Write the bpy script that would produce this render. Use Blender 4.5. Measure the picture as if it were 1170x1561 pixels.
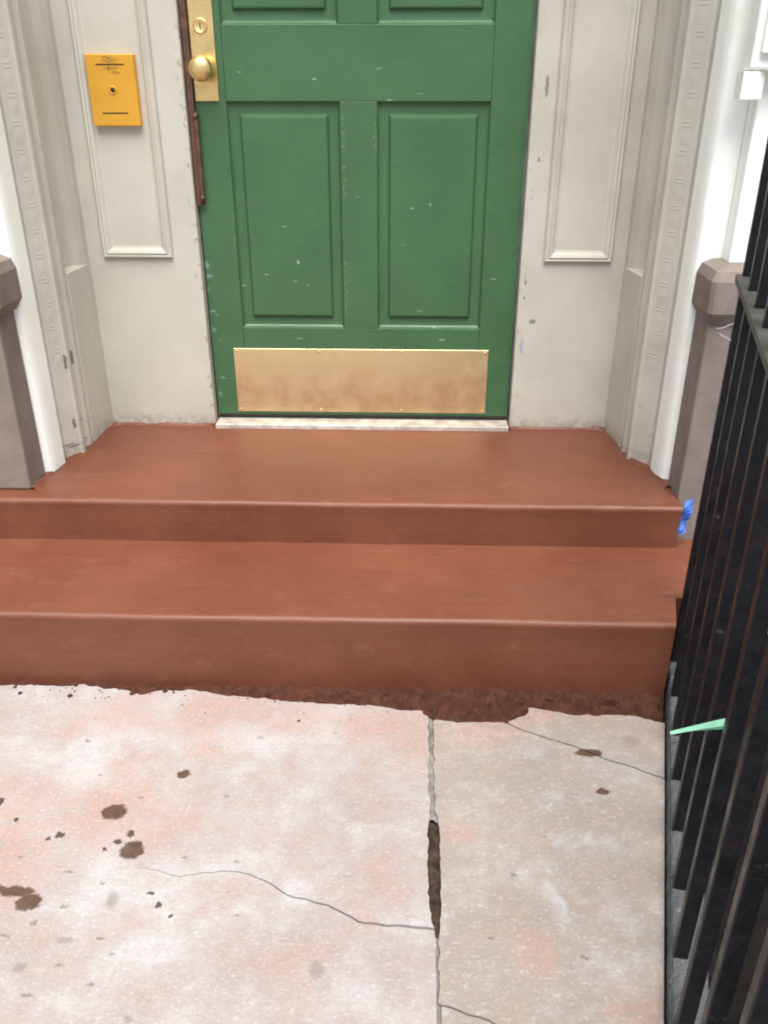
import bpy, bmesh, math, random
from mathutils import Vector, Matrix, noise
R = math.radians
random.seed(7)
sc = bpy.context.scene
for o in list(bpy.data.objects): bpy.data.objects.remove(o)

# ------------------------------------------------------------------ camera
cam_d = bpy.data.cameras.new('camera'); cam = bpy.data.objects.new('camera', cam_d)
sc.collection.objects.link(cam); sc.camera = cam
cam.location = (0, 0, 1.27)
cam.rotation_euler = (R(90 - 26.8), 0, R(1.7))
cam_d.sensor_fit = 'VERTICAL'; cam_d.sensor_height = 24.0; cam_d.lens = 24.0 * 1300 / 1561
cam_d.clip_start = 0.02; cam_d.clip_end = 1000

# ------------------------------------------------------------------ sky, sun, exposure
SUN = Vector((0.10, -0.66, 1.45)).normalized()
w = bpy.data.worlds.new('World'); sc.world = w; w.use_nodes = True
nt = w.node_tree; bgn = nt.nodes['Background']
sky = nt.nodes.new('ShaderNodeTexSky'); sky.sky_type = 'NISHITA'; sky.sun_disc = False
sky.sun_elevation = math.asin(SUN.z); sky.sun_rotation = math.atan2(SUN.x, SUN.y)
sky.air_density = 1.0; sky.dust_density = 2.0; sky.ozone_density = 1.0
nt.links.new(sky.outputs[0], bgn.inputs['Color']); bgn.inputs['Strength'].default_value = 0.105
sl = bpy.data.lights.new('sun', 'SUN'); sl.energy = 3.9; sl.angle = R(55); sl.color = (1.0, 0.96, 0.89)
so = bpy.data.objects.new('sun', sl); sc.collection.objects.link(so)
so.rotation_euler = SUN.to_track_quat('Z', 'Y').to_euler(); so.location = SUN * 20
vs = sc.view_settings
vs.view_transform = 'Standard'; vs.look = 'None'; vs.gamma = 1.0; vs.exposure = 0.72; vs.use_curve_mapping = False

# ------------------------------------------------------------------ helpers
ORG = {}
def link(o, parent=None):
    sc.collection.objects.link(o)
    if parent is not None: o.parent = parent
    return o
def empty(name, loc, label, cat, group=None):
    o = bpy.data.objects.new(name, None); o.location = loc; o.empty_display_size = .05
    link(o); ORG[o] = Vector(loc); tag(o, label, cat, group, 'thing'); return o
def tag(o, label=None, cat=None, group=None, kind=None):
    if label: o['label'] = label
    if cat: o['category'] = cat
    if group: o['group'] = group
    if kind: o['kind'] = kind
    return o
def build(name, verts, faces, mat, parent=None, smooth=False):
    org = ORG.get(parent, Vector((0, 0, 0))) if parent is not None else Vector((0, 0, 0))
    me = bpy.data.meshes.new(name)
    me.from_pydata([tuple(Vector(v) - org) for v in verts], [], faces)
    bm = bmesh.new(); bm.from_mesh(me)
    bmesh.ops.recalc_face_normals(bm, faces=bm.faces[:]); bm.to_mesh(me); bm.free()
    if smooth:
        for p in me.polygons: p.use_smooth = True
    me.materials.append(mat)
    o = bpy.data.objects.new(name, me); link(o, parent); ORG[o] = org
    return o
def from_bm(name, bm, mat, parent=None, smooth=False, recalc=True):
    org = ORG.get(parent, Vector((0, 0, 0))) if parent is not None else Vector((0, 0, 0))
    if recalc: bmesh.ops.recalc_face_normals(bm, faces=bm.faces[:])
    bmesh.ops.translate(bm, vec=-org, verts=bm.verts[:])
    me = bpy.data.meshes.new(name); bm.to_mesh(me); bm.free()
    if smooth:
        for p in me.polygons: p.use_smooth = True
    me.materials.append(mat)
    o = bpy.data.objects.new(name, me); link(o, parent); ORG[o] = org
    return o
def bm_box(bm, x0, x1, y0, y1, z0, z1, bev=0.0, seg=2, jit=0.0):
    vs_ = [bm.verts.new((x, y, z)) for z in (z0, z1) for y in (y0, y1) for x in (x0, x1)]
    idx = [(0, 1, 3, 2), (4, 6, 7, 5), (0, 4, 5, 1), (2, 3, 7, 6), (0, 2, 6, 4), (1, 5, 7, 3)]
    fs = [bm.faces.new([vs_[i] for i in f]) for f in idx]
    if bev > 0:
        es = list({e for f in fs for e in f.edges})
        bmesh.ops.bevel(bm, geom=es, offset=bev, segments=seg, profile=.5, affect='EDGES', clamp_overlap=True)
def box(name, x0, x1, y0, y1, z0, z1, mat, parent=None, bev=0.0, seg=2):
    bm = bmesh.new(); bm_box(bm, x0, x1, y0, y1, z0, z1, bev, seg)
    return from_bm(name, bm, mat, parent)
def prism(name, poly, z0, z1, mat, parent=None, smooth=False):
    n = len(poly); v = [(x, y, z0) for x, y in poly] + [(x, y, z1) for x, y in poly]
    f = [tuple(range(n)), tuple(range(n, 2 * n))] + [(i, (i + 1) % n, n + (i + 1) % n, n + i) for i in range(n)]
    return build(name, v, f, mat, parent, smooth)
def lathe(name, prof, org, axis, mat, parent, n=24):
    # prof: (radius, distance along axis)
    ax = Vector(axis).normalized(); a = ax.orthogonal().normalized(); b = ax.cross(a)
    v = []; f = []
    for r, t in prof:
        for k in range(n):
            an = 2 * math.pi * k / n
            v.append(Vector(org) + ax * t + (a * math.cos(an) + b * math.sin(an)) * max(r, 1e-5))
    for i in range(len(prof) - 1):
        for k in range(n):
            f.append((i * n + k, i * n + (k + 1) % n, (i + 1) * n + (k + 1) % n, (i + 1) * n + k))
    f.append(tuple(range(n))); f.append(tuple(range((len(prof) - 1) * n, len(prof) * n)))
    return build(name, v, f, mat, parent, True)
def tube(name, pts, rads, mat, parent=None, n=8):
    v = []; f = []
    pts = [Vector(p) for p in pts]
    for i, p in enumerate(pts):
        t = (pts[min(i + 1, len(pts) - 1)] - pts[max(i - 1, 0)]).normalized()
        a = t.cross(Vector((.31, .2, .93))).normalized(); b = t.cross(a)
        r = rads if isinstance(rads, float) else rads[i]
        for k in range(n):
            an = 2 * math.pi * k / n; v.append(p + (a * math.cos(an) + b * math.sin(an)) * r)
    for i in range(len(pts) - 1):
        for k in range(n):
            f.append((i * n + k, i * n + (k + 1) % n, (i + 1) * n + (k + 1) % n, (i + 1) * n + k))
    f.append(tuple(range(n))); f.append(tuple(range((len(pts) - 1) * n, len(pts) * n)))
    return build(name, v, f, mat, parent, True)
def frame(name, x0, x1, z0, z1, y, prof, mat, parent, fill=False):
    # a picture-frame moulding on a wall facing -Y; prof: (inset, height towards -Y)
    v = []; f = []; n = len(prof)
    for cx, cz, sx, sz in ((x0, z0, 1, 1), (x1, z0, -1, 1), (x1, z1, -1, -1), (x0, z1, 1, -1)):
        for t, h in prof: v.append((cx + sx * t, y - h, cz + sz * t))
    for c in range(4):
        d = (c + 1) % 4
        for i in range(n - 1): f.append((c * n + i, d * n + i, d * n + i + 1, c * n + i + 1))
    if fill: f.append(tuple(c * n + n - 1 for c in range(4)))
    return build(name, v, f, mat, parent)
def smooth_sharp(o, ang=50):
    me = o.data; bm = bmesh.new(); bm.from_mesh(me)
    for e in bm.edges:
        if len(e.link_faces) == 2 and e.calc_face_angle(0) > R(ang): e.smooth = False
    bm.to_mesh(me); bm.free()
def nz(x, y=0.0, z=0.0): return noise.noise(Vector((x, y, z)))

# ------------------------------------------------------------------ materials
class NT:
    def __init__(s, name):
        s.cache = {}
        s.m = bpy.data.materials.new(name); s.m.use_nodes = True; s.t = s.m.node_tree
        s.b = s.t.nodes['Principled BSDF']; s.pos = s.n('ShaderNodeNewGeometry').outputs['Position']
    def n(s, typ, **kw):
        nd = s.t.nodes.new(typ)
        for k, v in kw.items(): setattr(nd, k, v)
        return nd
    def l(s, a, b): s.t.links.new(a, b)
    def val(s, inp, v):
        if isinstance(v, bpy.types.NodeSocket): s.l(v, inp)
        else: inp.default_value = v
    def math(s, op, a, b=0.0, clamp=False):
        nd = s.n('ShaderNodeMath', operation=op, use_clamp=clamp); s.val(nd.inputs[0], a); s.val(nd.inputs[1], b); return nd.outputs[0]
    def vm(s, op, a, b=(0, 0, 0)):
        nd = s.n('ShaderNodeVectorMath', operation=op); s.val(nd.inputs[0], a); s.val(nd.inputs[1], b)
        return nd.outputs['Value'] if op in ('LENGTH', 'DOT_PRODUCT') else nd.outputs[0]
    def noise(s, scale, detail=4, rough=.55, vec=None, col=False):
        nd = s.n('ShaderNodeTexNoise'); s.l(vec if vec is not None else s.pos, nd.inputs['Vector'])
        nd.inputs['Scale'].default_value = scale; nd.inputs['Detail'].default_value = detail; nd.inputs['Roughness'].default_value = rough
        return nd.outputs['Color' if col else 'Fac']
    def ramp(s, x, a, b, lo=0.0, hi=1.0):
        nd = s.n('ShaderNodeMapRange', interpolation_type='SMOOTHSTEP'); s.val(nd.inputs[0], x)
        nd.inputs[1].default_value = a; nd.inputs[2].default_value = b; nd.inputs[3].default_value = lo; nd.inputs[4].default_value = hi
        return nd.outputs[0]
    def mix(s, fac, a, b):
        nd = s.n('ShaderNodeMix', data_type='RGBA'); s.val(nd.inputs[0], fac)
        for i, c in ((6, a), (7, b)):
            if isinstance(c, bpy.types.NodeSocket): s.l(c, nd.inputs[i])
            else: nd.inputs[i].default_value = (*c, 1)
        return nd.outputs[2]
    def stretch(s, sx, sy, sz): return s.vm('MULTIPLY', s.pos, (sx, sy, sz))
    def blobs(s, lst, plane='XY', wob=.006, wsc=60, a=1.12, b=.88):
        # soft-edged spots of their own shape: lst of (u, v, ru, rv)
        p = s.pos
        if wob > 0:
            key = 12 if wsc < 40 else 90
            if key not in s.cache: s.cache[key] = s.vm('SUBTRACT', s.noise(key, 2, .6, col=True), (.5, .5, .5))
            c = s.cache[key]
            p = s.vm('ADD', p, s.vm('MULTIPLY', c, (wob * 2, wob * 2, wob * 2)))
        d = None
        for u, v, ru, rv in lst:
            c, k = ((u, v, 0), (1 / ru, 1 / rv, 0)) if plane == 'XY' else ((u, 0, v), (1 / ru, 0, 1 / rv))
            q = s.vm('LENGTH', s.vm('MULTIPLY', s.vm('SUBTRACT', p, c), k))
            d = q if d is None else s.math('MINIMUM', d, q)
        return s.ramp(d, a, b)
    def bump(s, h, strength=.3, dist=.002, prev=None):
        nd = s.n('ShaderNodeBump'); nd.inputs['Strength'].default_value = strength; nd.inputs['Distance'].default_value = dist
        s.l(h, nd.inputs['Height'])
        if prev is not None: s.l(prev, nd.inputs['Normal'])
        return nd.outputs[0]
    def done(s, col, rough=.6, metal=0.0, normal=None, spec=.5):
        s.val(s.b.inputs['Base Color'], col if isinstance(col, bpy.types.NodeSocket) else (*col, 1))
        s.val(s.b.inputs['Roughness'], rough); s.val(s.b.inputs['Metallic'], metal)
        s.b.inputs['Specular IOR Level'].default_value = spec
        if normal is not None: s.l(normal, s.b.inputs['Normal'])
        return s.m

def mat_plain(name, col, rough=.6, metal=0.0, var=.12, vsc=12, bsc=150, bst=.2, bd=.001, spec=.5):
    k = NT(name); f = k.ramp(k.noise(vsc, 5), .3, .7)
    c = k.mix(f, tuple(x * (1 - var) for x in col), tuple(min(1, x * (1 + var)) for x in col))
    return k.done(c, rough, metal, k.bump(k.noise(bsc, 3), bst, bd), spec)

# painted wood of the inner surround: warm grey-white, chipped along the door edges
def mat_inner():
    k = NT('inner_paint')
    c = k.mix(k.ramp(k.noise(5, 5), .3, .7), (.470, .450, .385), (.535, .512, .440))
    c = k.mix(k.math('MULTIPLY', k.ramp(k.noise(26, 6, .7), .56, .74), .5), c, (.40, .385, .345))
    # grubby lower part (scuffs from shoes)
    sep = k.n('ShaderNodeSeparateXYZ'); k.l(k.pos, sep.inputs[0])
    low = k.ramp(sep.outputs[2], .62, .34)
    sc_ = k.ramp(k.noise(1, 6, .7, k.stretch(30, 30, 90)), .56, .70)
    c = k.mix(k.math('MULTIPLY', k.math('MULTIPLY', sc_, low), .6), c, (.28, .27, .25))
    # chips along the two door-side edges
    eL = k.ramp(k.math('ABSOLUTE', k.math('ADD', sep.outputs[0], .607)), .022, .004)
    eR = k.ramp(k.math('ABSOLUTE', k.math('SUBTRACT', sep.outputs[0], .327)), .018, .003)
    ch = k.ramp(k.noise(1, 4, .65, k.stretch(70, 70, 40)), .56, .62)
    chip = k.math('MULTIPLY', k.math('MAXIMUM', eL, k.math('MULTIPLY', eR, .6)), ch)
    c = k.mix(k.math('MULTIPLY', chip, .8), c, (.30, .235, .20))
    marks = [(.352, 1.258, .005, .026), (.345, 1.08, .004, .006), (.333, .752, .004, .006), (.333, .71, .004, .005), (.362, .64, .01, .006)]
    c = k.mix(k.math('MULTIPLY', k.blobs(marks, 'XZ', .004, 150), .75), c, (.17, .14, .12))
    c = k.mix(k.math('MULTIPLY', k.blobs([(.335, .565, .0055, .024)], 'XZ', .004, 120), .8), c, (.30, .36, .42))
    d2 = [(-.965, .345, .012, .003), (-.955, .337, .014, .003), (-.948, .40, .003, .016), (-.945, .58, .003, .02)]
    c = k.mix(k.math('MULTIPLY', k.blobs(d2, 'XZ', .005, 120), .8), c, (.10, .10, .10))
    ft = k.math('MULTIPLY', k.ramp(sep.outputs[2], .36, .31), k.ramp(k.noise(40, 4, .7), .36, .62))
    c = k.mix(k.math('MULTIPLY', ft, .55), c, (.22, .15, .12))
    n = k.bump(k.noise(9, 2), .3, .006)
    n = k.bump(k.noise(1, 4, .6, k.stretch(160, 160, 30)), .18, .001, n)
    n = k.bump(chip, -.3, .002, n)
    return k.done(c, k.ramp(k.noise(14, 3), .3, .7, .38, .55), 0, n)
M_INNER = mat_inner()
def mat_white():
    k = NT('outer_white_paint')
    c = k.mix(k.ramp(k.noise(7, 5), .3, .7), (.88, .90, .83), (.92, .93, .87))
    n = k.bump(k.noise(14, 4), .3, .005); n = k.bump(k.noise(160, 3), .15, .001, n)
    return k.done(c, .5, 0, n)
M_WHITE = mat_white()
def mat_green():
    k = NT('green_door_paint')
    c = k.mix(k.ramp(k.noise(4, 5), .3, .7), (.045, .116, .048), (.056, .136, .058))
    grain = k.noise(1, 5, .6, k.stretch(12, 12, 260))
    c = k.mix(k.math('MULTIPLY', k.ramp(grain, .45, .75), .25), c, (.078, .165, .075))
    # knocks and scratches showing old paint
    fl = [(-.42, .765, .012, .002), (-.335, .745, .012, .0025), (-.300, .735, .006, .002), (-.325, .80, .005, .009), (.055, .96, .006, .005),
          (.005, .95, .008, .0025), (.245, .755, .010, .003), (-.49, .73, .005, .005), (.075, .610, .007, .003), (-.36, .90, .008, .003),
          (-.46, 1.293, .009, .003), (-.26, 1.275, .010, .003), (-.06, 1.225, .012, .003), (-.09, 1.30, .010, .002), (.02, 1.24, .014, .002),
          (.03, .66, .012, .002), (-.15, .98, .008, .0015), (.10, .575, .014, .003), (-.33, .575, .016, .0025), (-.02, .85, .006, .0015)]
    c = k.mix(k.math('MULTIPLY', k.blobs([(u, v, a * .8, b_ * .65) for u, v, a, b_ in fl], 'XZ', .004, 170, 1.3, .4), .55), c, (.34, .50, .40))
    st = k.ramp(k.noise(1, 6, .75, k.stretch(16, 16, 240)), .66, .74)
    c = k.mix(k.math('MULTIPLY', st, .45), c, (.24, .38, .26))
    wr = [(-.186, 1.14, .006, .05), (-.186, 1.02, .005, .05), (-.188, .78, .005, .03), (-.187, .70, .005, .05), (-.099, 1.13, .006, .04), (-.505, .84, .005, .03), (-.503, .92, .004, .02)]
    c = k.mix(k.math('MULTIPLY', k.math('MULTIPLY', k.blobs(wr, 'XZ', .006, 60), k.ramp(k.noise(130, 3), .48, .66)), .45), c, (.30, .31, .20))
    ed = [(-.592, .79, .008, .012), (-.588, .76, .010, .006), (-.592, .72, .006, .01), (-.585, .655, .012, .007), (-.578, .648, .010, .005), (-.590, .60, .006, .01), (-.575, .57, .008, .003), (-.57, .45, .009, .004), (-.585, .40, .006, .012)]
    c = k.mix(k.math('MULTIPLY', k.math('MULTIPLY', k.blobs(ed, 'XZ', .008, 110, 1.3, .5), k.ramp(k.noise(1, 2, .6, k.stretch(60, 60, 260)), .42, .58)), .5), c, (.30, .42, .42))
    n = k.bump(grain, .28, .0012); n = k.bump(k.noise(10, 2), .22, .005, n)
    return k.done(c, k.ramp(k.noise(20, 3), .3, .7, .24, .38), 0, n, .45)
M_GREEN = mat_green()
def mat_brass(name, col, rough, brushed=True, dull=.35):
    k = NT(name)
    g = k.noise(1, 6, .7, k.stretch(6, 6, 320)) if brushed else k.noise(30, 4)
    c = k.mix(k.math('MULTIPLY', k.ramp(g, .42, .72), dull), col, tuple(x * .55 for x in col))
    c = k.mix(k.math('MULTIPLY', k.ramp(k.noise(1, 4, .6, k.stretch(3, 3, 26)), .45, .75), dull), c, (col[0] * .62, col[1] * .55, col[2] * .45))
    r = k.ramp(k.noise(16, 5, .65), .3, .75, rough, rough + .22)
    return k.done(c, r, .92, k.bump(g, .12, .0006))
M_BRASS = mat_brass('kick_plate_brass', (.87, .70, .41), .24, True, .14)
M_BRASS2 = mat_brass('lock_brass', (.84, .60, .27), .24, False, .45)
def mat_mailplate():
    k = NT('mail_plate_brass')
    c = k.mix(k.ramp(k.noise(14, 4), .3, .75), (.72, .365, .035), (.77, .40, .048))
    sm = [(-.785, 1.318, .022, .006), (-.783, 1.300, .022, .005), (-.775, 1.290, .014, .004), (-.79, 1.325, .014, .003)]
    c = k.mix(k.math('MULTIPLY', k.math('MULTIPLY', k.blobs(sm, 'XZ', .006, 160, 1.3, .6), k.ramp(k.noise(1, 3, .6, k.stretch(150, 150, 420)), .42, .58)), .8), c, (.10, .06, .02))
    return k.done(c, k.ramp(k.noise(22, 4), .3, .7, .36, .52), .45, k.bump(k.noise(90, 3), .08, .001))
M_MAIL = mat_mailplate()
def mat_step():
    k = NT('brown_step_paint')
    sep = k.n('ShaderNodeSeparateXYZ'); k.l(k.pos, sep.inputs[0])
    g = k.noise(150, 3, .7); b = k.noise(1, 4, .6, k.stretch(5, 60, 90)); p = k.noise(2.6, 5, .62)
    c = k.mix(k.ramp(p, .30, .70), (.138, .0435, .0225), (.178, .060, .031))
    c = k.mix(k.math('MULTIPLY', k.ramp(b, .50, .72), .35), c, (.112, .034, .017))
    c = k.mix(k.math('MULTIPLY', k.ramp(g, .52, .74), .35), c, (.225, .088, .050))
    c = k.mix(k.math('MULTIPLY', k.ramp(g, .46, .28), .30), c, (.105, .032, .016))
    # dusty scuffs on the treads; lowest riser blotchy and darker towards the bottom
    du = k.math('MULTIPLY', k.ramp(k.noise(1, 6, .75, k.stretch(9, 22, 22)), .55, .76), .22)
    c = k.mix(du, c, (.30, .17, .12))
    sp = k.math('MULTIPLY', k.ramp(k.noise(46, 4, .8), .70, .78), .5)
    c = k.mix(sp, c, (.10, .055, .04))
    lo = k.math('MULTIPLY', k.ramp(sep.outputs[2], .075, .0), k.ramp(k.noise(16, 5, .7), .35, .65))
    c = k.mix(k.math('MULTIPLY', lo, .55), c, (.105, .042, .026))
    n = k.bump(k.noise(5, 2), .2, .006); n = k.bump(b, .14, .0015, n); n = k.bump(g, .35, .0010, n)
    return k.done(c, k.ramp(p, .3, .7, .40, .54), 0, n, .45)
M_STEP = mat_step()
M_STONE = mat_plain('brownstone_paint', (.205, .165, .142), .75, 0, .14, 11, 60, .35, .003)
M_BED = mat_plain('joint_dirt', (.052, .034, .024), .95, 0, .5, 50, 220, .8, .004, .2)
M_DARK = mat_plain('slot_dark', (.02, .014, .008), .7)
M_BRONZE = mat_plain('brown_latch_metal', (.115, .055, .035), .5, .25, .35, 40, 120, .3, .001)
M_SOIL = mat_plain('dark_brown_mortar', (.072, .028, .017), .95, 0, .28, 40, 260, .8, .004, .2)
M_FILL = mat_plain('grey_joint_mortar', (.21, .20, .185), .9, 0, .35, 30, 160, .6, .003, .2)
M_THRESH = mat_plain('threshold_marble', (.46, .405, .355), .5, 0, .28, 26, 120, .2, .001)
M_TAPE = mat_plain('blue_tape', (.045, .13, .46), .6, 0, .2, 60, 200, .3, .001)
M_MINT = mat_plain('mint_strip', (.30, .66, .44), .5, 0, .15, 30, 150, .1, .001)
M_WIRE = mat_plain('pale_wire', (.5, .47, .45), .5)
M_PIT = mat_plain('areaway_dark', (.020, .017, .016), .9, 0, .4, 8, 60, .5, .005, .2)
M_GROUND = mat_plain('ground_concrete', (.30, .29, .27), .9, 0, .2, 3, 80, .4, .003, .2)
def mat_iron():
    k = NT('black_iron_paint')
    c = k.mix(k.ramp(k.noise(30, 4), .3, .7), (.005, .0055, .007), (.010, .010, .012))
    c = k.mix(k.math('MULTIPLY', k.ramp(k.noise(9, 6, .7), .60, .72), .4), c, (.024, .013, .010))
    c = k.mix(k.math('MULTIPLY', k.ramp(k.noise(34, 5, .75), .64, .72), .45), c, (.09, .08, .07))
    n = k.bump(k.noise(40, 5, .65), .6, .004)
    return k.done(c, k.ramp(k.noise(18, 4), .3, .7, .30, .50), 0, n, .28)
M_IRON = mat_iron()
M_RAIL = mat_plain('weathered_rail_paint', (.060, .060, .052), .55, 0, .35, 20, 60, .4, .003)
def mat_curb():
    k = NT('bluestone_curb')
    c = k.mix(k.ramp(k.noise(7, 5, .65), .3, .7), (.050, .064, .074), (.092, .092, .088))
    c = k.mix(k.math('MULTIPLY', k.ramp(k.noise(70, 4, .7), .55, .7), .6), c, (.17, .17, .165))
    return k.done(c, .6, 0, k.bump(k.noise(60, 5, .7), .8, .006))
M_CURB = mat_curb()

STAIN = [(-.561, 1.202, .0243, .0201), (-.45, 1.308, .0135, .012), (-.499, 1.112, .0222, .0212), (-.513, 1.149, .0087, .0078), (-.531, 1.131, .0074, .0058),
         (-.645, 1.143, .0087, .0078), (-.665, 1.133, .0052, .005), (-.676, 1.017, .031, .0108), (-.646, .995, .0222, .0172), (-.795, 1.222, .0078, .0102),
         (-.744, 1.18, .0056, .0052), (-.419, .996, .0068, .0065), (-.393, .977, .0045, .004), (-.44, 1.02, .0057, .004), (-.55, 1.112, .005, .004),
         (.394, 1.396, .027, .011), (.401, 1.286, .0118, .0085), (-.72, 1.02, .02, .011)]
STAIN2 = [(-.503, 1.004, .0114, .016), (-.558, .924, .0141, .0072), (-.611, .874, .0116, .009), (-.134, .884, .0126, .0159), (-.412, .797, .008, .005),
          (.49, 1.437, .0184, .0167), (.064, 1.265, .0078, .0088), (-.31, 1.42, .008, .006), (-.30, 1.09, .006, .004)]
PINK = [(-.418, 1.481, .10, .06), (-.226, 1.475, .11, .05), (-.427, 1.39, .05, .04), (-.63, 1.474, .075, .05), (-.579, 1.224, .10, .075), (-.76, 1.12, .09, .11),
        (.151, 1.465, .09, .035), (.334, 1.53, .13, .035), (.108, 1.173, .028, .018), (.233, .911, .025, .02), (.352, .833, .033, .024), (-.05, 1.48, .10, .04), (.02, 1.40, .04, .06)]
PALE = [(.359, 1.013, .024, .034), (.272, 1.03, .009, .045), (.374, .883, .0065, .007), (.281, 1.167, .026, .018), (-.33, 1.02, .13, .06), (-.25, 1.39, .13, .10), (-.62, 1.37, .14, .09), (-.45, .95, .10, .07)]
FLECK = [(-.70, 1.09, .010, .003), (-.60, 1.06, .012, .003), (-.53, 1.04, .007, .003), (-.58, .99, .009, .003), (-.66, .93, .010, .003), (-.50, .93, .008, .003), (-.62, .955, .006, .004),
         (-.55, .88, .010, .0025), (-.47, .90, .006, .003), (-.72, .95, .009, .003), (-.40, 1.10, .006, .003), (-.52, 1.24, .006, .004), (-.62, 1.30, .005, .003), (-.35, 1.25, .006, .003),
         (-.68, 1.40, .008, .003), (-.15, 1.44, .006, .003), (-.28, .98, .007, .003), (-.58, .83, .012, .003), (-.49, .85, .008, .003), (.20, 1.08, .006, .004), (.15, .95, .005, .004), (.30, .92, .006, .004)]
def mat_slab(name, base, base2, grit, pinkamt, mott):
    k = NT(name)
    big = k.noise(2.4, 4, .6); mid = k.noise(8, 5, .66); small = k.noise(1, 4, .72, k.stretch(34, 52, 40)); fine = k.noise(1, 2, .6, k.stretch(130, 175, 120))
    c = k.mix(k.ramp(big, .32, .68), base, base2)
    c = k.mix(k.math('MULTIPLY', k.ramp(mid, .48, .74), .6), c, (.43, .415, .42))
    c = k.mix(k.math('MULTIPLY', k.ramp(mid, .56, .30), pinkamt), c, (.34, .225, .190))
    pk = k.math('MULTIPLY', k.blobs([(u, v, a * 1.35, b_ * 1.35) for u, v, a, b_ in PINK], 'XY', .06, 12, 1.7, 0), k.ramp(small, .30, .62))
    c = k.mix(k.math('MULTIPLY', pk, .75), c, (.36, .222, .178))
    pl = k.math('MULTIPLY', k.blobs(PALE, 'XY', .05, 12, 1.8, .0), k.ramp(mid, .30, .62))
    c = k.mix(k.math('MULTIPLY', pl, .5), c, (.44, .445, .455))
    c = k.mix(k.math('MULTIPLY', k.ramp(small, .50, .30), mott), c, (.27, .225, .195))
    c = k.mix(k.math('MULTIPLY', k.ramp(small, .50, .78), mott * .7), c, (.50, .48, .465))
    c = k.mix(k.math('MULTIPLY', k.ramp(fine, .54, .76), grit), c, (.60, .57, .53))
    c = k.mix(k.math('MULTIPLY', k.ramp(fine, .46, .24), grit), c, (.25, .20, .17))
    c = k.mix(k.math('MULTIPLY', k.blobs(STAIN2, 'XY', .008, 90, 1.4, .5), .6), c, (.20, .165, .145))
    c = k.mix(k.math('MULTIPLY', k.blobs(FLECK, 'XY', .009, 90, 1.2, .5), .7), c, (.16, .12, .10))
    wet = k.blobs(STAIN, 'XY', .009, 90, 1.2, .85)
    c = k.mix(k.math('MULTIPLY', wet, .95), c, k.mix(k.ramp(small, .35, .65), (.060, .032, .018), (.095, .050, .030)))
    n = k.bump(k.noise(9, 2), .4, .010); n = k.bump(k.ramp(k.noise(58, 3, .7), .30, .45), .22, .003, n); n = k.bump(k.noise(150, 3, .7), .6, .0022, n)
    return k.done(c, k.ramp(wet, 0, 1, .85, .5), 0, n, .3)
M_SLABL = mat_slab('pavement_pale', (.295, .252, .238), (.350, .318, .308), .34, .55, .32)
M_SLABR = mat_slab('pavement_beige', (.250, .220, .193), (.302, .268, .240), .30, .36, .44)

# ------------------------------------------------------------------ ground and pavement
def edgeX(Y): return .648 + .2632 * (Y - 1.744)          # foot of the fence kerb, slightly skewed to the house
KW = .065
def hole_sheet(name, outer, inner, z, mat, parent=None):
    v = [(x, y, z) for x, y in outer] + [(x, y, z) for x, y in inner]
    return build(name, v, [(i, (i + 1) % 4, 4 + (i + 1) % 4, 4 + i) for i in range(4)], mat, parent)
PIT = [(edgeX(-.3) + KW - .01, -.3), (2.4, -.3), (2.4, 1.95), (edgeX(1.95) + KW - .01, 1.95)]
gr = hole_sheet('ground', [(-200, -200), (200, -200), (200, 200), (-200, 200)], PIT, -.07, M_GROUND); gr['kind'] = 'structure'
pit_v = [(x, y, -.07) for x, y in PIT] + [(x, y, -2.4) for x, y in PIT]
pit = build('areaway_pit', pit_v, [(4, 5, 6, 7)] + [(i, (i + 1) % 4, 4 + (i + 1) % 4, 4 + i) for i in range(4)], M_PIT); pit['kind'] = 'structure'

def jag(poly, step=.012, amp=.003, seed=0.0):
    out = []
    for (a, b) in zip(poly[:-1], poly[1:]):
        a = Vector((*a, 0)); b = Vector((*b, 0)); L = (b - a).length; n = max(1, int(L / step)); d = (b - a).normalized(); q = Vector((-d.y, d.x, 0))
        for i in range(n):
            p = a.lerp(b, i / n); s = nz(p.x * 45 + seed, p.y * 45, seed) * amp + nz(p.x * 130 + seed, p.y * 130, 3) * amp * .5
            out.append((p.x + q.x * s, p.y + q.y * s))
    out.append(poly[-1]); return out
pave = build('pavement', [(-4, -3, -.03), (edgeX(-3) - .01, -3, -.03), (edgeX(1.62) - .006, 1.62, -.03), (-4, 1.62, -.03)], [(0, 1, 2, 3)], M_BED); pave['kind'] = 'structure'
def slab(poly, mat, z=0.0, name='paving_slab'):
    bm = bmesh.new()
    vs_ = [bm.verts.new((x, y, z)) for x, y in poly]
    f = bm.faces.new(vs_)
    r = bmesh.ops.extrude_face_region(bm, geom=[f])
    bmesh.ops.translate(bm, vec=(0, 0, -.06), verts=[e for e in r['geom'] if isinstance(e, bmesh.types.BMVert)])
    bmesh.ops.triangulate(bm, faces=[f_ for f_ in bm.faces if len(f_.verts) > 4], ngon_method='EAR_CLIP')
    return from_bm(name, bm, mat, pave)
topL = [(-1.25, 1.583), (-.956, 1.583), (-.799, 1.583), (-.754, 1.589), (-.702, 1.577), (-.645, 1.573), (-.609, 1.553), (-.568, 1.575), (-.484, 1.577), (-.435, 1.565),
        (-.334, 1.553), (-.218, 1.538), (-.083, 1.535), (.036, 1.516), (.055, 1.500)]
jointL = [(.055, 1.500), (.054, 1.42), (.052, 1.33), (.053, 1.22), (.049, 1.19), (.047, 1.10), (.048, 1.01), (.056, .968)]
crL = [(.056, .966), (-.012, .967), (-.073, .974), (-.126, 1.005), (-.197, 1.023), (-.248, 1.056), (-.298, 1.071), (-.356, 1.066), (-.395, 1.055), (-.44, 1.068), (-.483, 1.074)]
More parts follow.
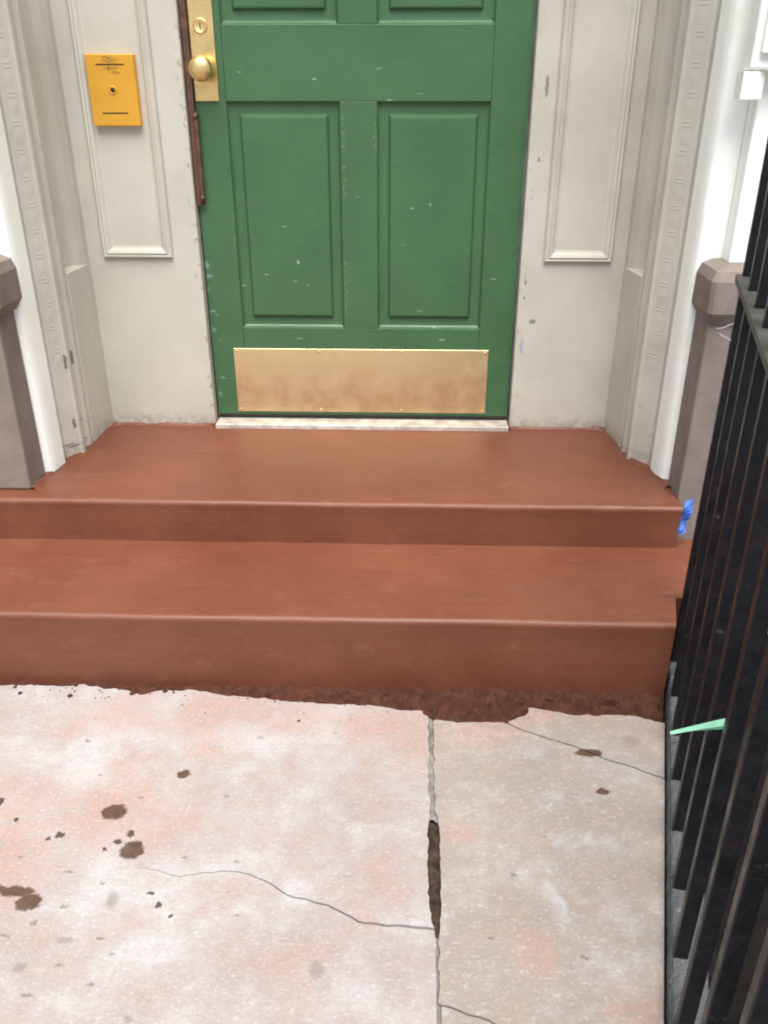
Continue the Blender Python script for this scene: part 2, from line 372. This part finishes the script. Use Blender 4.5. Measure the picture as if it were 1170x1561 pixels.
cj = jag(crL, .012, .0035, 2.0)
n_ = len(cj)
lipU = [(x, y + .0006 + .0024 * (1 - i / n_)) for i, (x, y) in enumerate(cj)]
lipD = [(x, y - .0004 - .0018 * (1 - i / n_)) for i, (x, y) in enumerate(cj)][::-1]
left_poly = jag(topL, .010, .006, 1.0) + jag(jointL, .008, .0045, 5.0)[1:-1] + lipU + lipD[1:] + jag([(.058, .955), (.056, .80), (.054, .2), (.05, -.25)], .02, .002, 8.)[1:] + [(-1.25, -.25)]
slab(left_poly, M_SLABL)
# right slab: three pieces along the two cracks
crR = jag([(.222, 1.489), (.252, 1.468), (.306, 1.442), (.372, 1.413), (.421, 1.381), (.471, 1.358), (edgeX(1.325) - .004, 1.325)], .012, .004, 11.)
piece_a = jag([(.232, 1.492), (.272, 1.510), (.283, 1.542), (.347, 1.525), (.404, 1.516), (.507, 1.519), (edgeX(1.495) - .004, 1.495)], .01, .006, 3.) + [(x, y + .0018) for x, y in crR[::-1]][:-1]
slab(piece_a, M_SLABR, -.001)
crB = jag([(.064, .834), (.091, .827), (.121, .815), (.149, .805), (.25, .77), (edgeX(.70) - .004, .70)], .012, .004, 17.)
jointR = jag([(.060, .838), (.064, .96), (.069, 1.0), (.071, 1.185), (.064, 1.23), (.064, 1.35), (.067, 1.491)], .008, .004, 21.)
piece_b = jointR + jag([(.068, 1.491), (.14, 1.486), (.222, 1.489)], .01, .005, 6.)[1:-1] + [(x, y - .0018) for x, y in crR] + [(x, y + .0015) for x, y in crB[::-1]]
slab(piece_b, M_SLABR, -.002)
piece_c = [(x, y - .0015) for x, y in crB] + [(edgeX(-.25) - .004, -.25), (.054, -.25)]
slab(piece_c, M_SLABR, -.003)
for ya, yb, zz, fm in ((1.205, 1.50, -.005, M_FILL), (.20, .955, -.009, M_FILL), (.957, 1.203, -.011, M_BED)):
    v = []; f = []
    for i in range(61):
        y = ya + (yb - ya) * i / 60
        for j in range(5): v.append((.044 + .030 * j / 4, y, zz + .0035 * nz(y * 45, j * 1.1, 3) + .002 * nz(y * 140, j * 2, 5) - (.006 if j == 3 else 0)))
    for i in range(60):
        for j in range(4): f.append((i * 5 + j, i * 5 + j + 1, i * 5 + j + 6, i * 5 + j + 5))
    build('joint_filler', v, f, fm, pave, True)
# neighbouring slabs beyond the frame
for x0, x1, y0, y1 in ((-2.6, -1.256, -.25, 1.59), (-2.6, -1.256, -1.8, -.256), (-1.25, .05, -1.8, -.256), (-4, -2.606, -1.8, 1.59)):
    slab([(x0, y0), (x1, y0), (x1, y1), (x0, y1)], M_SLABL, -.002)

# ragged mortar strip left where the steps meet the pavement
v = []; f = []; NX, NY = 420, 30
for i in range(NX + 1):
    x = -1.4 + 2.06 * i / NX
    for j in range(NY + 1):
        y = 1.452 + .175 * j / NY
        h = -.022 + .032 * (j / NY) ** 3 + .012 * nz(x * 22, y * 34, 1) + .008 * nz(x * 60, y * 75, 4) + .003 * nz(x * 200, y * 240, 7)
        xx = min(x, edgeX(y) - .004)
        v.append((xx, y, h - .006))
for i in range(NX):
    for j in range(NY):
        a = i * (NY + 1) + j; f.append((a, a + NY + 1, a + NY + 2, a + 1))
rc = random.Random(3)
for _ in range(170):
    x = rc.uniform(-1.2, .60); y = 1.60 - abs(rc.gauss(0, .045)) - .012; y = min(y, 1.597)
    if x > edgeX(y) - .01: continue
    r = rc.choice((.0012, .0016, .002, .003, .0055)) * (1.3 if y > 1.54 else .75); b0 = len(v); zc = .001
    for dx, dy, dz in ((1, 0, 0), (-1, 0, 0), (0, 1, 0), (0, -1, 0), (0, 0, .8), (0, 0, -.8)):
        v.append((x + r * dx * rc.uniform(.6, 1.3), y + r * dy * rc.uniform(.6, 1.3), zc + r * dz * rc.uniform(.6, 1.2)))
    for a in (0, 1):
        for b in (2, 3):
            for c_ in (4, 5): f.append((b0 + a, b0 + b, b0 + c_))
mr = build('mortar_rubble', v, f, M_SOIL, None, False)
tag(mr, 'dark brown crumbly mortar along the foot of the lowest step', 'mortar', kind='stuff')

# ------------------------------------------------------------------ stoop: two painted steps
Z1, Z2, Y1, Y2 = .187, .304, 1.604, 1.957
stoop = empty('stoop', (-.15, Y1, 0), 'two reddish brown painted concrete steps in front of the green door', 'steps')
def step(name, xl, xr, yf, yb, z0, z1, seed, extra=(), rad=.012):
    prof = [(yf, z0), (yf, z0 + .3 * (z1 - z0)), (yf, z0 + .7 * (z1 - z0)), (yf + .0005, z1 - rad * 1.3)]
    for k in range(0, 7):
        a = R(90 * k / 6); prof.append((yf + rad - rad * math.cos(a), z1 - rad + rad * math.sin(a)))
    prof += [(y, z1) for y in sorted([yf + rad * 1.4] + [yf + rad + (yb - yf - rad) * t for t in (.06, .15, .3, .45, .6, .75, .9, 1.0)] + list(extra))] + [(yb, z0)]
    NXs = 150; v = []; f = []; n = len(prof)
    for i in range(NXs + 1):
        u = i / NXs
        for (y, z) in prof:
            x = xl + (xr(y) - xl) * u; xn = 2.4 * u - 1.75
            dy = (.0030 * nz(xn * 3.1, seed) + .0012 * nz(xn * 14, seed + 2)) if y < yf + rad * 1.2 else 0; dz = .0020 * nz(xn * 2.6, y * 3, seed + 5) + .0006 * nz(xn * 16, y * 16, seed + 9)
            top = z > z0 + 1e-6 and z >= z1 - rad * 1.5
            v.append((x, y + (dy if y < yb - .001 else 0), z + (dz if top else 0)))
    for i in range(NXs):
        for j in range(n - 1):
            f.append((i * n + j, (i + 1) * n + j, (i + 1) * n + j + 1, i * n + j + 1))
        f.append((i * n + n - 1, (i + 1) * n + n - 1, (i + 1) * n, i * n))
    f.append(tuple(range(n))); f.append(tuple(NXs * n + j for j in range(n)))
    o = build(name, v, f, M_STEP, stoop, True)
    return o
for o in (step('lower_step', -1.75, lambda y: edgeX(y) - .006, Y1, 2.008, -.05, Z1, 1.0),
          step('upper_step', -1.75, lambda y: .700, Y2, 2.75, Z1 - .04, Z2, 12.0)): smooth_sharp(o)

prism('step_end', [(edgeX(1.7165) - .0065, 1.7165), (.82, 1.7165), (.82, 2.008), (edgeX(2.008) - .0065, 2.008)], -.05, Z1 - .0006, M_STEP, stoop)
# ------------------------------------------------------------------ white door surround
DX0, DX1 = -.600, .310
sur = empty('door_surround', (-.15, 2.5, Z2), 'grey white painted wooden surround with long panels framing the green door', 'door frame')
box('wall_board', -.95, DX0 - .003, 2.500, 2.62, Z2 - .01, 3.4, M_INNER, sur, .004)
box('wall_board', DX1 + .006, .66, 2.500, 2.62, Z2 - .01, 3.4, M_INNER, sur, .004)
box('head_board', DX0 - .002, DX1 + .005, 2.503, 2.62, 2.445, 3.4, M_INNER, sur, .004)
MOULD = [(0, -.002), (0, .010), (.004, .014), (.010, .012), (.013, .016), (.020, .013), (.026, .006), (.032, .004)]
frame('panel_moulding', -.879, -.680, .818, 3.1, 2.5, MOULD, M_INNER, sur, True)
frame('panel_moulding', .380, .570, .812, 3.1, 2.5, MOULD, M_INNER, sur, True)
REV = [(.610, 2.51), (.611, 2.475), (.622, 2.445), (.640, 2.415), (.652, 2.380), (.650, 2.365), (.632, 2.350), (.624, 2.338), (.624, 2.316), (.636, 2.302), (.637, 2.288), (.626, 2.275), (.628, 2.262),
       (.636, 2.256), (.668, 2.222), (.676, 2.219), (.679, 2.200), (.684, 2.195)]
def side(p, s):
    x, y = p
    return (x, y) if s > 0 else (-.926 - (x - .610) * .72, y)
for s in (1, -1):
    poly = [side(p, s) for p in REV] + [(side((.684, 0), s)[0] + s * .10, 2.195), (side((.684, 0), s)[0] + s * .10, 2.51)]
    prism('reveal_casing', poly, Z2 - .01, 3.4, M_INNER, sur)
    # plain lower part of the reveal, its top cut to a slope
    q = [side(p, s) for p in ((.609, 2.512), (.610, 2.476), (.6225, 2.345), (.640, 2.340), (.650, 2.40), (.640, 2.512))]
    n = len(q); v = [(x, y, Z2 - .01) for x, y in q] + [(x, y, .80 + (.010 if i in (3, 4, 5) else 0)) for i, (x, y) in enumerate(q)]
    build('reveal_plinth', v, [tuple(range(n)), tuple(range(n, 2 * n))] + [(i, (i + 1) % n, n + (i + 1) % n, n + i) for i in range(n)], M_INNER, sur)
    # carved bead run on the casing
    a = Vector((*side((.636, 2.256), s), 0)); b = Vector((*side((.668, 2.222), s), 0)); t = (b - a).normalized(); nn = Vector((-s * abs(t.y), -abs(t.x), 0)).normalized()
    mid = (a + b) / 2; wdt = (b - a).length * .86
    v = []; f = []; secs = [(-.030, 0), (-.028, .0018), (-.012, .0024), (.004, .0018), (.006, .0), (.0095, .0), (.011, .0022), (.014, .0022), (.0155, .0), (.0185, 0), (.020, .0022), (.023, .0022), (.0245, 0)]
    for z, hgt in secs:
        for k in range(7):
            an = math.pi * k / 6; v.append(tuple(t * (-wdt / 2 * math.cos(an)) + nn * (-.0015 + hgt * math.sin(an)) + Vector((0, 0, z))))
    for i in range(len(secs) - 1):
        for k in range(6): f.append((i * 7 + k, i * 7 + k + 1, (i + 1) * 7 + k + 1, (i + 1) * 7 + k))
    me = bpy.data.meshes.new('bead'); me.from_pydata(v, [], f); me.materials.append(M_INNER)
    for i in range(30):
        o = bpy.data.objects.new('bead', me); link(o, sur); o.location = mid + Vector((0, 0, .60 + i * .0625)) - ORG[sur]
# soffit and the house wall round the opening
box('soffit', -1.4, 1.1, 2.0, 2.62, 3.402, 3.55, M_WHITE, sur)
for x0, x1 in ((-5, -1.362), (1.072, 5)): box('facade_wall', x0, x1, 2.16, 2.9, -.06, 6, M_STONE, sur)
box('facade_wall', -1.36, 1.07, 2.16, 2.9, 3.552, 6, M_STONE, sur)

# white pilasters standing on brown stone pedestals
def pilaster(s, label):
    X0 = .687 if s > 0 else -.979
    def P(d, y): return (X0 + s * d, y)
    r = empty('white_pilaster', (X0 + s * .1, 2.12, Z2), label, 'pilaster', 'white pilasters beside the doorway')
    # return strip running down to the tread
    q = [P(-.011, 2.193), P(-.007, 2.150), P(-.003, 2.124), P(.004, 2.116), P(.018, 2.1135), P(.057, 2.1135), P(.08, 2.193)]; m = len(q)
    n = 60; v = []; f = []
    for i in range(n + 1):
        z = Z2 - .005 + (3.4 - Z2) * i / n
        for j, (x, y) in enumerate(q):
            v.append((x + ((.003 * nz(z * 7, s) + .0012 * nz(z * 25, s + 2)) if 0 < j < 4 else 0), y + (.0015 * nz(z * 9, 4 + s) if 0 < j < 4 else 0), z))
    for i in range(n):
        for j in range(m): f.append((i * m + j, i * m + (j + 1) % m, (i + 1) * m + (j + 1) % m, (i + 1) * m + j))
    smooth_sharp(build('return_board', v, f + [tuple(range(m)), tuple(n * m + j for j in range(m))], M_WHITE, r, True), 40)
    box('shaft', *sorted((X0 + s * .058, X0 + s * .40)), 2.066, 2.19, .884, 3.4, M_WHITE, r, .006)
    z0 = 1.290
    bm = bmesh.new()
    bm_box(bm, *sorted((X0 + s * .012, X0 + s * .40)), 2.012, 2.064, z0, 3.4, .006)
    bm_box(bm, *sorted((X0 + s * .026, X0 + s * .40)), 1.998, 2.0115, z0 + .03, 3.4, .004)
    from_bm('upper_board', bm, M_WHITE, r)
    prism('bracket', [P(.004, 2.063), P(.004, 2.02), P(.03, 2.012), P(.052, 2.03), P(.052, 2.063)], 1.236, 1.2885, M_WHITE, r)
    return r
pilaster(1, 'white painted pilaster above the right brown pedestal, beside the black fence')
pilaster(-1, 'white painted pilaster strip at the left edge, above the left brown pedestal')
def pedestal(s, label):
    X0 = .703 if s > 0 else -.992
    r = empty('stone_pedestal', (X0 + s * .15, 2.05, Z2 if s < 0 else 0), label, 'pedestal', 'brown stone pedestals beside the doorway')
    bm = bmesh.new(); bm_box(bm, *sorted((X0, X0 + s * .34)), 2.012, 2.113, Z2 + .001 if s < 0 else -.05, .768, .006)
    for vv in bm.verts:
        vv.co.x += .003 * nz(vv.co.z * 5, vv.co.y * 9); vv.co.y += .002 * nz(vv.co.z * 6, 3)
    from_bm('shaft', bm, M_STONE, r)
    # cap with weathered chamfers above and below
    x0, x1 = (X0 - s * (.014 if s > 0 else .026), X0 + s * .36); ya, yb = 1.985, 2.112
    lv = [(.762, .018), (.768, .014), (.790, .0), (.862, .0), (.884, .010), (.893, .034)]
    v = []; f = []
    for z, ins in lv:
        a, b = x0 + s * ins, x1
        m = 14
        ring = [(a, yb), (a, (yb + ya) / 2), (a, ya + ins + .008), (a + s * .008, ya + ins)] + [(a + s * .008 + (b - a - s * .008) * k / m, ya + ins) for k in range(1, m + 1)] + [(b, yb)]
        for (x, y) in ring:
            v.append((x + .003 * nz(x * 40, y * 40, z * 50), y + .003 * nz(x * 40 + 5, y * 40, z * 60), z + .002 * nz(x * 25, y * 30, 2)))
    n = len(v) // len(lv)
    for i in range(len(lv) - 1):
        for j in range(n): f.append((i * n + j, i * n + (j + 1) % n, (i + 1) * n + (j + 1) % n, (i + 1) * n + j))
    f += [tuple(range(n)), tuple((len(lv) - 1) * n + j for j in range(n))]
    build('cap', v, f, M_STONE, r)
    return r
pedestal(1, 'brown painted stone pedestal with chipped cap behind the black iron fence')
pedestal(-1, 'brown painted stone pedestal at the left edge standing on the upper step')

# brown paint and cement lapping up the foot of the woodwork (part of the stoop)
path = [(-.990, 2.00)] + [(-.980, 2.115), side((.679, 2.200), -1), side((.668, 2.222), -1), side((.632, 2.258), -1), side((.624, 2.312), -1), side((.622, 2.35), -1), side((.611, 2.475), -1), (-.925, 2.50), (-.605, 2.50), (-.605, 2.476)]
path2 = [(.315, 2.476), (.315, 2.50), (.608, 2.50), (.611, 2.475), (.622, 2.35), (.624, 2.312), (.632, 2.258), (.668, 2.222), (.679, 2.200), (.687, 2.115), (.696, 2.06)]
for pth, sd in ((path, 1.0), (path2, 7.0)):
    pts = []
    for a, b in zip(pth[:-1], pth[1:]):
        a = Vector((*a, 0)); b = Vector((*b, 0)); k = max(1, int((b - a).length / .007))
        for i in range(k): pts.append(a.lerp(b, i / k))
    pts.append(Vector((*pth[-1], 0)))
    cen = Vector((-.15, 2.2, 0)); v = []; f = []
    sm = []
    for i in range(len(pts)):
        lo, hi = max(0, i - 4), min(len(pts) - 1, i + 4); sm.append(sum((pts[j] for j in range(lo, hi + 1)), Vector()) / (hi - lo + 1))
    for i, p in enumerate(sm):
        t = (sm[min(i + 1, len(sm) - 1)] - sm[max(i - 1, 0)]).normalized(); q = Vector((-t.y, t.x, 0))
        if q.dot(cen - p) < 0: q = -q
        h = .007 + .006 * nz(i * .11, sd) + .004 * nz(i * .35, sd + 3); wd = .010 + .006 * nz(i * .09, sd + 6)
        for k_, (o_, z_) in enumerate(((-.014, h), (.0022, h), (.0032, h * .55), (.004 + wd * .35, h * .22), (.006 + wd, -.004))):
            v.append((p.x + q.x * o_, p.y + q.y * o_, Z2 + z_))
    for i in range(len(sm) - 1):
        for j in range(4): f.append((i * 5 + j, (i + 1) * 5 + j, (i + 1) * 5 + j + 1, i * 5 + j + 1))
    build('cement_fillet', v, f, M_STEP, stoop, True)

# threshold
th = empty('threshold', (-.145, 2.5, Z2), 'worn whitish stone threshold strip under the green door', 'threshold')
bm = bmesh.new(); bm_box(bm, DX0 + .001, DX1 + .002, 2.474, 2.60, Z2 - .005, Z2 + .015, .005, 3)
from_bm('saddle', bm, M_THRESH, th)

# ------------------------------------------------------------------ green door
DY = 2.530; DZ0 = .327; DZ1 = 2.44
door = empty('front_door', (-.145, DY, DZ0), 'scratched green panelled front door with brass kick plate and knob', 'door')
xs = (DX0 + .002, -.500, -.194, -.094, .211, DX1)
box('stile', xs[0], xs[1], DY, DY + .045, DZ0, DZ1, M_GREEN, door, .0015)
box('stile', xs[4], xs[5], DY, DY + .045, DZ0, DZ1, M_GREEN, door, .0015)
for z0, z1 in ((DZ0, .607), (1.222, 1.402), (2.26, DZ1)): box('rail', xs[1] + .0005, xs[4] - .0005, DY + .0004, DY + .0446, z0, z1, M_GREEN, door, .0012)
for z0, z1 in ((.6075, 1.2215), (1.4025, 2.2595)): box('middle_stile', xs[2], xs[3], DY + .0002, DY + .0444, z0, z1, M_GREEN, door, .0012)
PANEL = [(-.001, -.003), (.004, -.010), (.008, -.013), (.014, -.014), (.031, -.015), (.033, -.012), (.037, -.005), (.041, -.004)]
for z0, z1 in ((.607, 1.222), (1.402, 2.26)):
    for x0, x1 in ((xs[1], xs[2]), (xs[3], xs[4])): frame('door_panel', x0, x1, z0, z1, DY, PANEL, M_GREEN, door, True)
kp = box('kick_plate', -.534, .241, DY - .0025, DY - .0002, .342, .544, M_BRASS, door, .0008, 1)
for i in range(4):
    for z in (.350, .536):
        o = lathe('screw', [(.0001, 0), (.003, .0002), (.0034, -.0012), (.0034, -.003)], (-.524 + i * .2517, DY - .0042, z), (0, -1, 0), M_BRASS2, kp, 10)
lp = box('lock_plate', -.581, -.517, DY - .006, DY - .0003, 1.222, 1.62, M_BRASS2, door, .0015)
lathe('door_knob', [(.022, .0), (.022, .004), (.012, .008), (.011, .022), (.016, .027), (.024, .032), (.0295, .040), (.031, .048), (.0295, .056), (.025, .062), (.017, .0665), (.008, .0688), (.0001, .0693)], (-.549, DY - .006, 1.299), (0, -1, 0), M_BRASS2, lp, 32)
cyl = lathe('lock_cylinder', [(.0185, 0), (.0185, .003), (.0165, .005), (.0150, .005), (.0135, .004), (.0001, .004)], (-.551, DY - .006, 1.398), (0, -1, 0), M_BRASS2, lp, 28)
box('keyhole', -.5522, -.5498, DY - .0108, DY - .0098, 1.390, 1.405, M_DARK, cyl)
lg = box('latch_guard', -.6015, -.5835, DY - .0165, DY - .0005, .957, 1.62, M_BRONZE, door, .003)
tube('guard_rod', [(-.5835, DY - .012, .962), (-.583, DY - .016, .985), (-.5825, DY - .016, 1.17), (-.583, DY - .012, 1.196)], [.0075, .0062, .0062, .0075], M_BRONZE, lg, 10)
for z in (.978, 1.186): lathe('guard_screw', [(.0075, 0), (.0075, .003), (.005, .006), (.0001, .0065)], (-.5825, DY - .020, z), (0, -1, 0), M_BRONZE, lg, 12)
box('door_sweep', DX0 + .006, DX1 - .004, DY - .004, DY - .0004, DZ0 + .0005, DZ0 + .006, M_DARK, door)

# ------------------------------------------------------------------ brass mail plate on the left wall panel
mp = empty('mail_plate', (-.785, 2.49, 1.162), 'yellow brass plate with slots and keyhole on the left white wall panel', 'brass plate')
bm = bmesh.new(); bm_box(bm, -.848, -.722, 2.474, 2.4985, 1.163, 1.333, .0022, 2); from_bm('plate', bm, M_MAIL, mp)
for x0, x1, z in ((-.822, -.748, 1.309), (-.820, -.752, 1.1945)): box('slot', x0, x1, 2.4732, 2.4738, z - .0015, z + .0015, M_DARK, mp)
lathe('lock_ring', [(.010, 0), (.010, .0015), (.0075, .003), (.0068, .0018), (.0001, .0018)], (-.785, 2.4738, 1.249), (0, -1, 0), M_MAIL, mp, 20)
lathe('keyhole', [(.0058, 0), (.0058, .0022), (.0001, .0023)], (-.785, 2.4738, 1.249), (0, -1, 0), M_DARK, mp, 16)

# ------------------------------------------------------------------ kerb and iron fence on the right
def fx(Y): return .655 + .264 * (Y - 1.702)
kb = empty('stone_kerb', (edgeX(.9) + .03, .9, 0), 'narrow rough grey blue stone kerb under the black fence', 'kerb')
ylist = [-.3, .12, .43, .74, 1.06, 1.40, 1.712]
for a, b in zip(ylist[:-1], ylist[1:]):
    NYk = 40; v = []; f = []
    for i in range(NYk + 1):
        y = a + .002 + (b - a - .004) * i / NYk
        for j, (o_, z_) in enumerate(((0, -.08), (0, .0), (.002, .020), (.006, .027), (.016, .029), (.032, .029), (.050, .028), (.060, .022), (.064, 0), (.064, -.5))):
            q = .0022 if 0 < j < 9 else 0
            v.append((edgeX(y) + o_ + q * nz(y * 40, j * .8, 2) + q * nz(y * 110, j, 5), y, z_ + q * 1.1 * nz(y * 50, j * .9, 8) + (.001 * nz(a * 9, 1))))
    for i in range(NYk):
        for j in range(9): f.append((i * 10 + j, (i + 1) * 10 + j, (i + 1) * 10 + j + 1, i * 10 + j + 1))
    f += [tuple(range(10)), tuple(NYk * 10 + j for j in range(10))]
    build('kerb_stone', v, f, M_CURB, kb, False)

fence = empty('iron_fence', (fx(1.69), 1.69, .03), 'black painted iron railing fence running along the right side of the steps', 'fence')
ang = math.atan2(.264, 1.0)        # direction of the fence in plan
bm = bmesh.new(); h = .0112
rings = [(.0, h), (.40, h), (.80, h), (1.22, h), (1.225, h * 1.5), (1.245, h * 1.5), (1.25, h * .9), (1.28, h * 1.3), (1.32, h * 1.5), (1.37, h * .9), (1.415, h * .12)]
prev = None
for z, r in rings:
    c = r * .16
    ring = [bm.verts.new((x, y, z)) for x, y in ((-r + c, -r), (r - c, -r), (r, -r + c), (r, r - c), (r - c, r), (-r + c, r), (-r, r - c), (-r, -r + c))]
    if prev: [bm.faces.new((prev[k], prev[(k + 1) % 8], ring[(k + 1) % 8], ring[k])) for k in range(8)]
    else: bm.faces.new(ring)
    prev = ring
bm.faces.new(prev); bmesh.ops.recalc_face_normals(bm, faces=bm.faces[:])
bar_me = bpy.data.meshes.new('bar'); bm.to_mesh(bar_me); bm.free(); bar_me.materials.append(M_IRON)
for i in range(10):
    Y = 1.690 - .1297 * i
    o = bpy.data.objects.new('bar', bar_me); link(o, fence); o.location = Vector((fx(Y), Y, .024)) - ORG[fence]; o.rotation_euler = (0, 0, -ang)
def rail(z0, z1, wd, name):
    a, b = 1.70, .45; d = Vector((math.sin(ang), math.cos(ang), 0)); q = Vector((d.y, -d.x, 0))
    A = Vector((fx(a), a, 0)); B = Vector((fx(b), b, 0)); v = []
    n = 24
    prof = [(-wd, z0), (-wd, z1 - .002), (-wd + .003, z1), (wd - .003, z1), (wd, z1 - .002), (wd, z0)]
    for i in range(n + 1):
        p = A.lerp(B, i / n)
        for o_, z in prof: v.append(tuple(p + q * o_ + Vector((0, 0, z + .0008 * nz(i * .7, o_ * 50)))))
    f = [(i * 6 + j, i * 6 + (j + 1) % 6, (i + 1) * 6 + (j + 1) % 6, (i + 1) * 6 + j) for i in range(n) for j in range(6)] + [tuple(range(6)), tuple(n * 6 + j for j in range(6))]
    build(name, v, f, M_RAIL, fence)
rail(.922, .936, .022, 'top_rail')

# ------------------------------------------------------------------ small things by the fence
# blue masking tape left on the end of the upper step
tp = []; f = []
for i in range(9):
    t = i / 8
    for j in range(4):
        u = j / 3
        x = .693 + .026 * u + .011 * t + .002 * nz(i * .5, j * .4); z = .222 + .092 * t + .003 * nz(i * .4, j * .8, 4) + .010 * u
        tp.append((x, 1.964 - .007 * math.sin(t * 9 + u * 3) - .006 * nz(i * 1.3, j * 1.2, 7), z))
for i in range(8):
    for j in range(3): f.append((i * 4 + j, i * 4 + j + 1, i * 4 + j + 5, i * 4 + j + 4))
tpo = build('masking_tape', tp, f, M_TAPE); tpo.modifiers.new('thick', 'SOLIDIFY').thickness = .0008
tag(tpo, 'crumpled strip of bright blue masking tape at the right end of the upper step', 'tape', kind='thing')
# mint green strip pushed through the bars
st = []; f = []
for i in range(13):
    t = i / 12
    p = Vector((.388, .972, .424)).lerp(Vector((.474, .934, .474)), t); hw = .0006 + .0085 * min(1, t * 1.4)
    for j in (-1, 0, 1): st.append((p.x, p.y + .004 * abs(j) + .006 * t * t, p.z + .003 * math.sin(t * 3) + hw * j))
for i in range(12):
    for j in range(2): f.append((i * 3 + j, i * 3 + j + 1, i * 3 + j + 4, i * 3 + j + 3))
sto = build('green_strip', st, f, M_MINT, None, False); sto.modifiers.new('thick', 'SOLIDIFY').thickness = .0012
tag(sto, 'pale mint green pointed strip poking out between the black fence bars', 'strip', kind='thing')
for pts, lab in (([(.648, 1.688, .846), (.632, 1.685, .842), (.618, 1.682, .836), (.604, 1.680, .8355)], 'upper of two thin pale wire ends sticking out by the pedestal cap'),
                 ([(.650, 1.688, .806), (.636, 1.684, .812), (.622, 1.682, .819), (.612, 1.680, .826)], 'lower of two thin pale wire ends sticking out by the pedestal cap')):
    o = tube('wire_end', pts, [.0016, .0015, .0013, .0008], M_WIRE, None, 6); tag(o, lab, 'wire', 'wire ends on the fence', 'thing')

# ------------------------------------------------------------------ render
sc.render.engine = 'CYCLES'
sc.cycles.filter_width = 2.0
sc.render.resolution_x = 768; sc.render.resolution_y = 1024
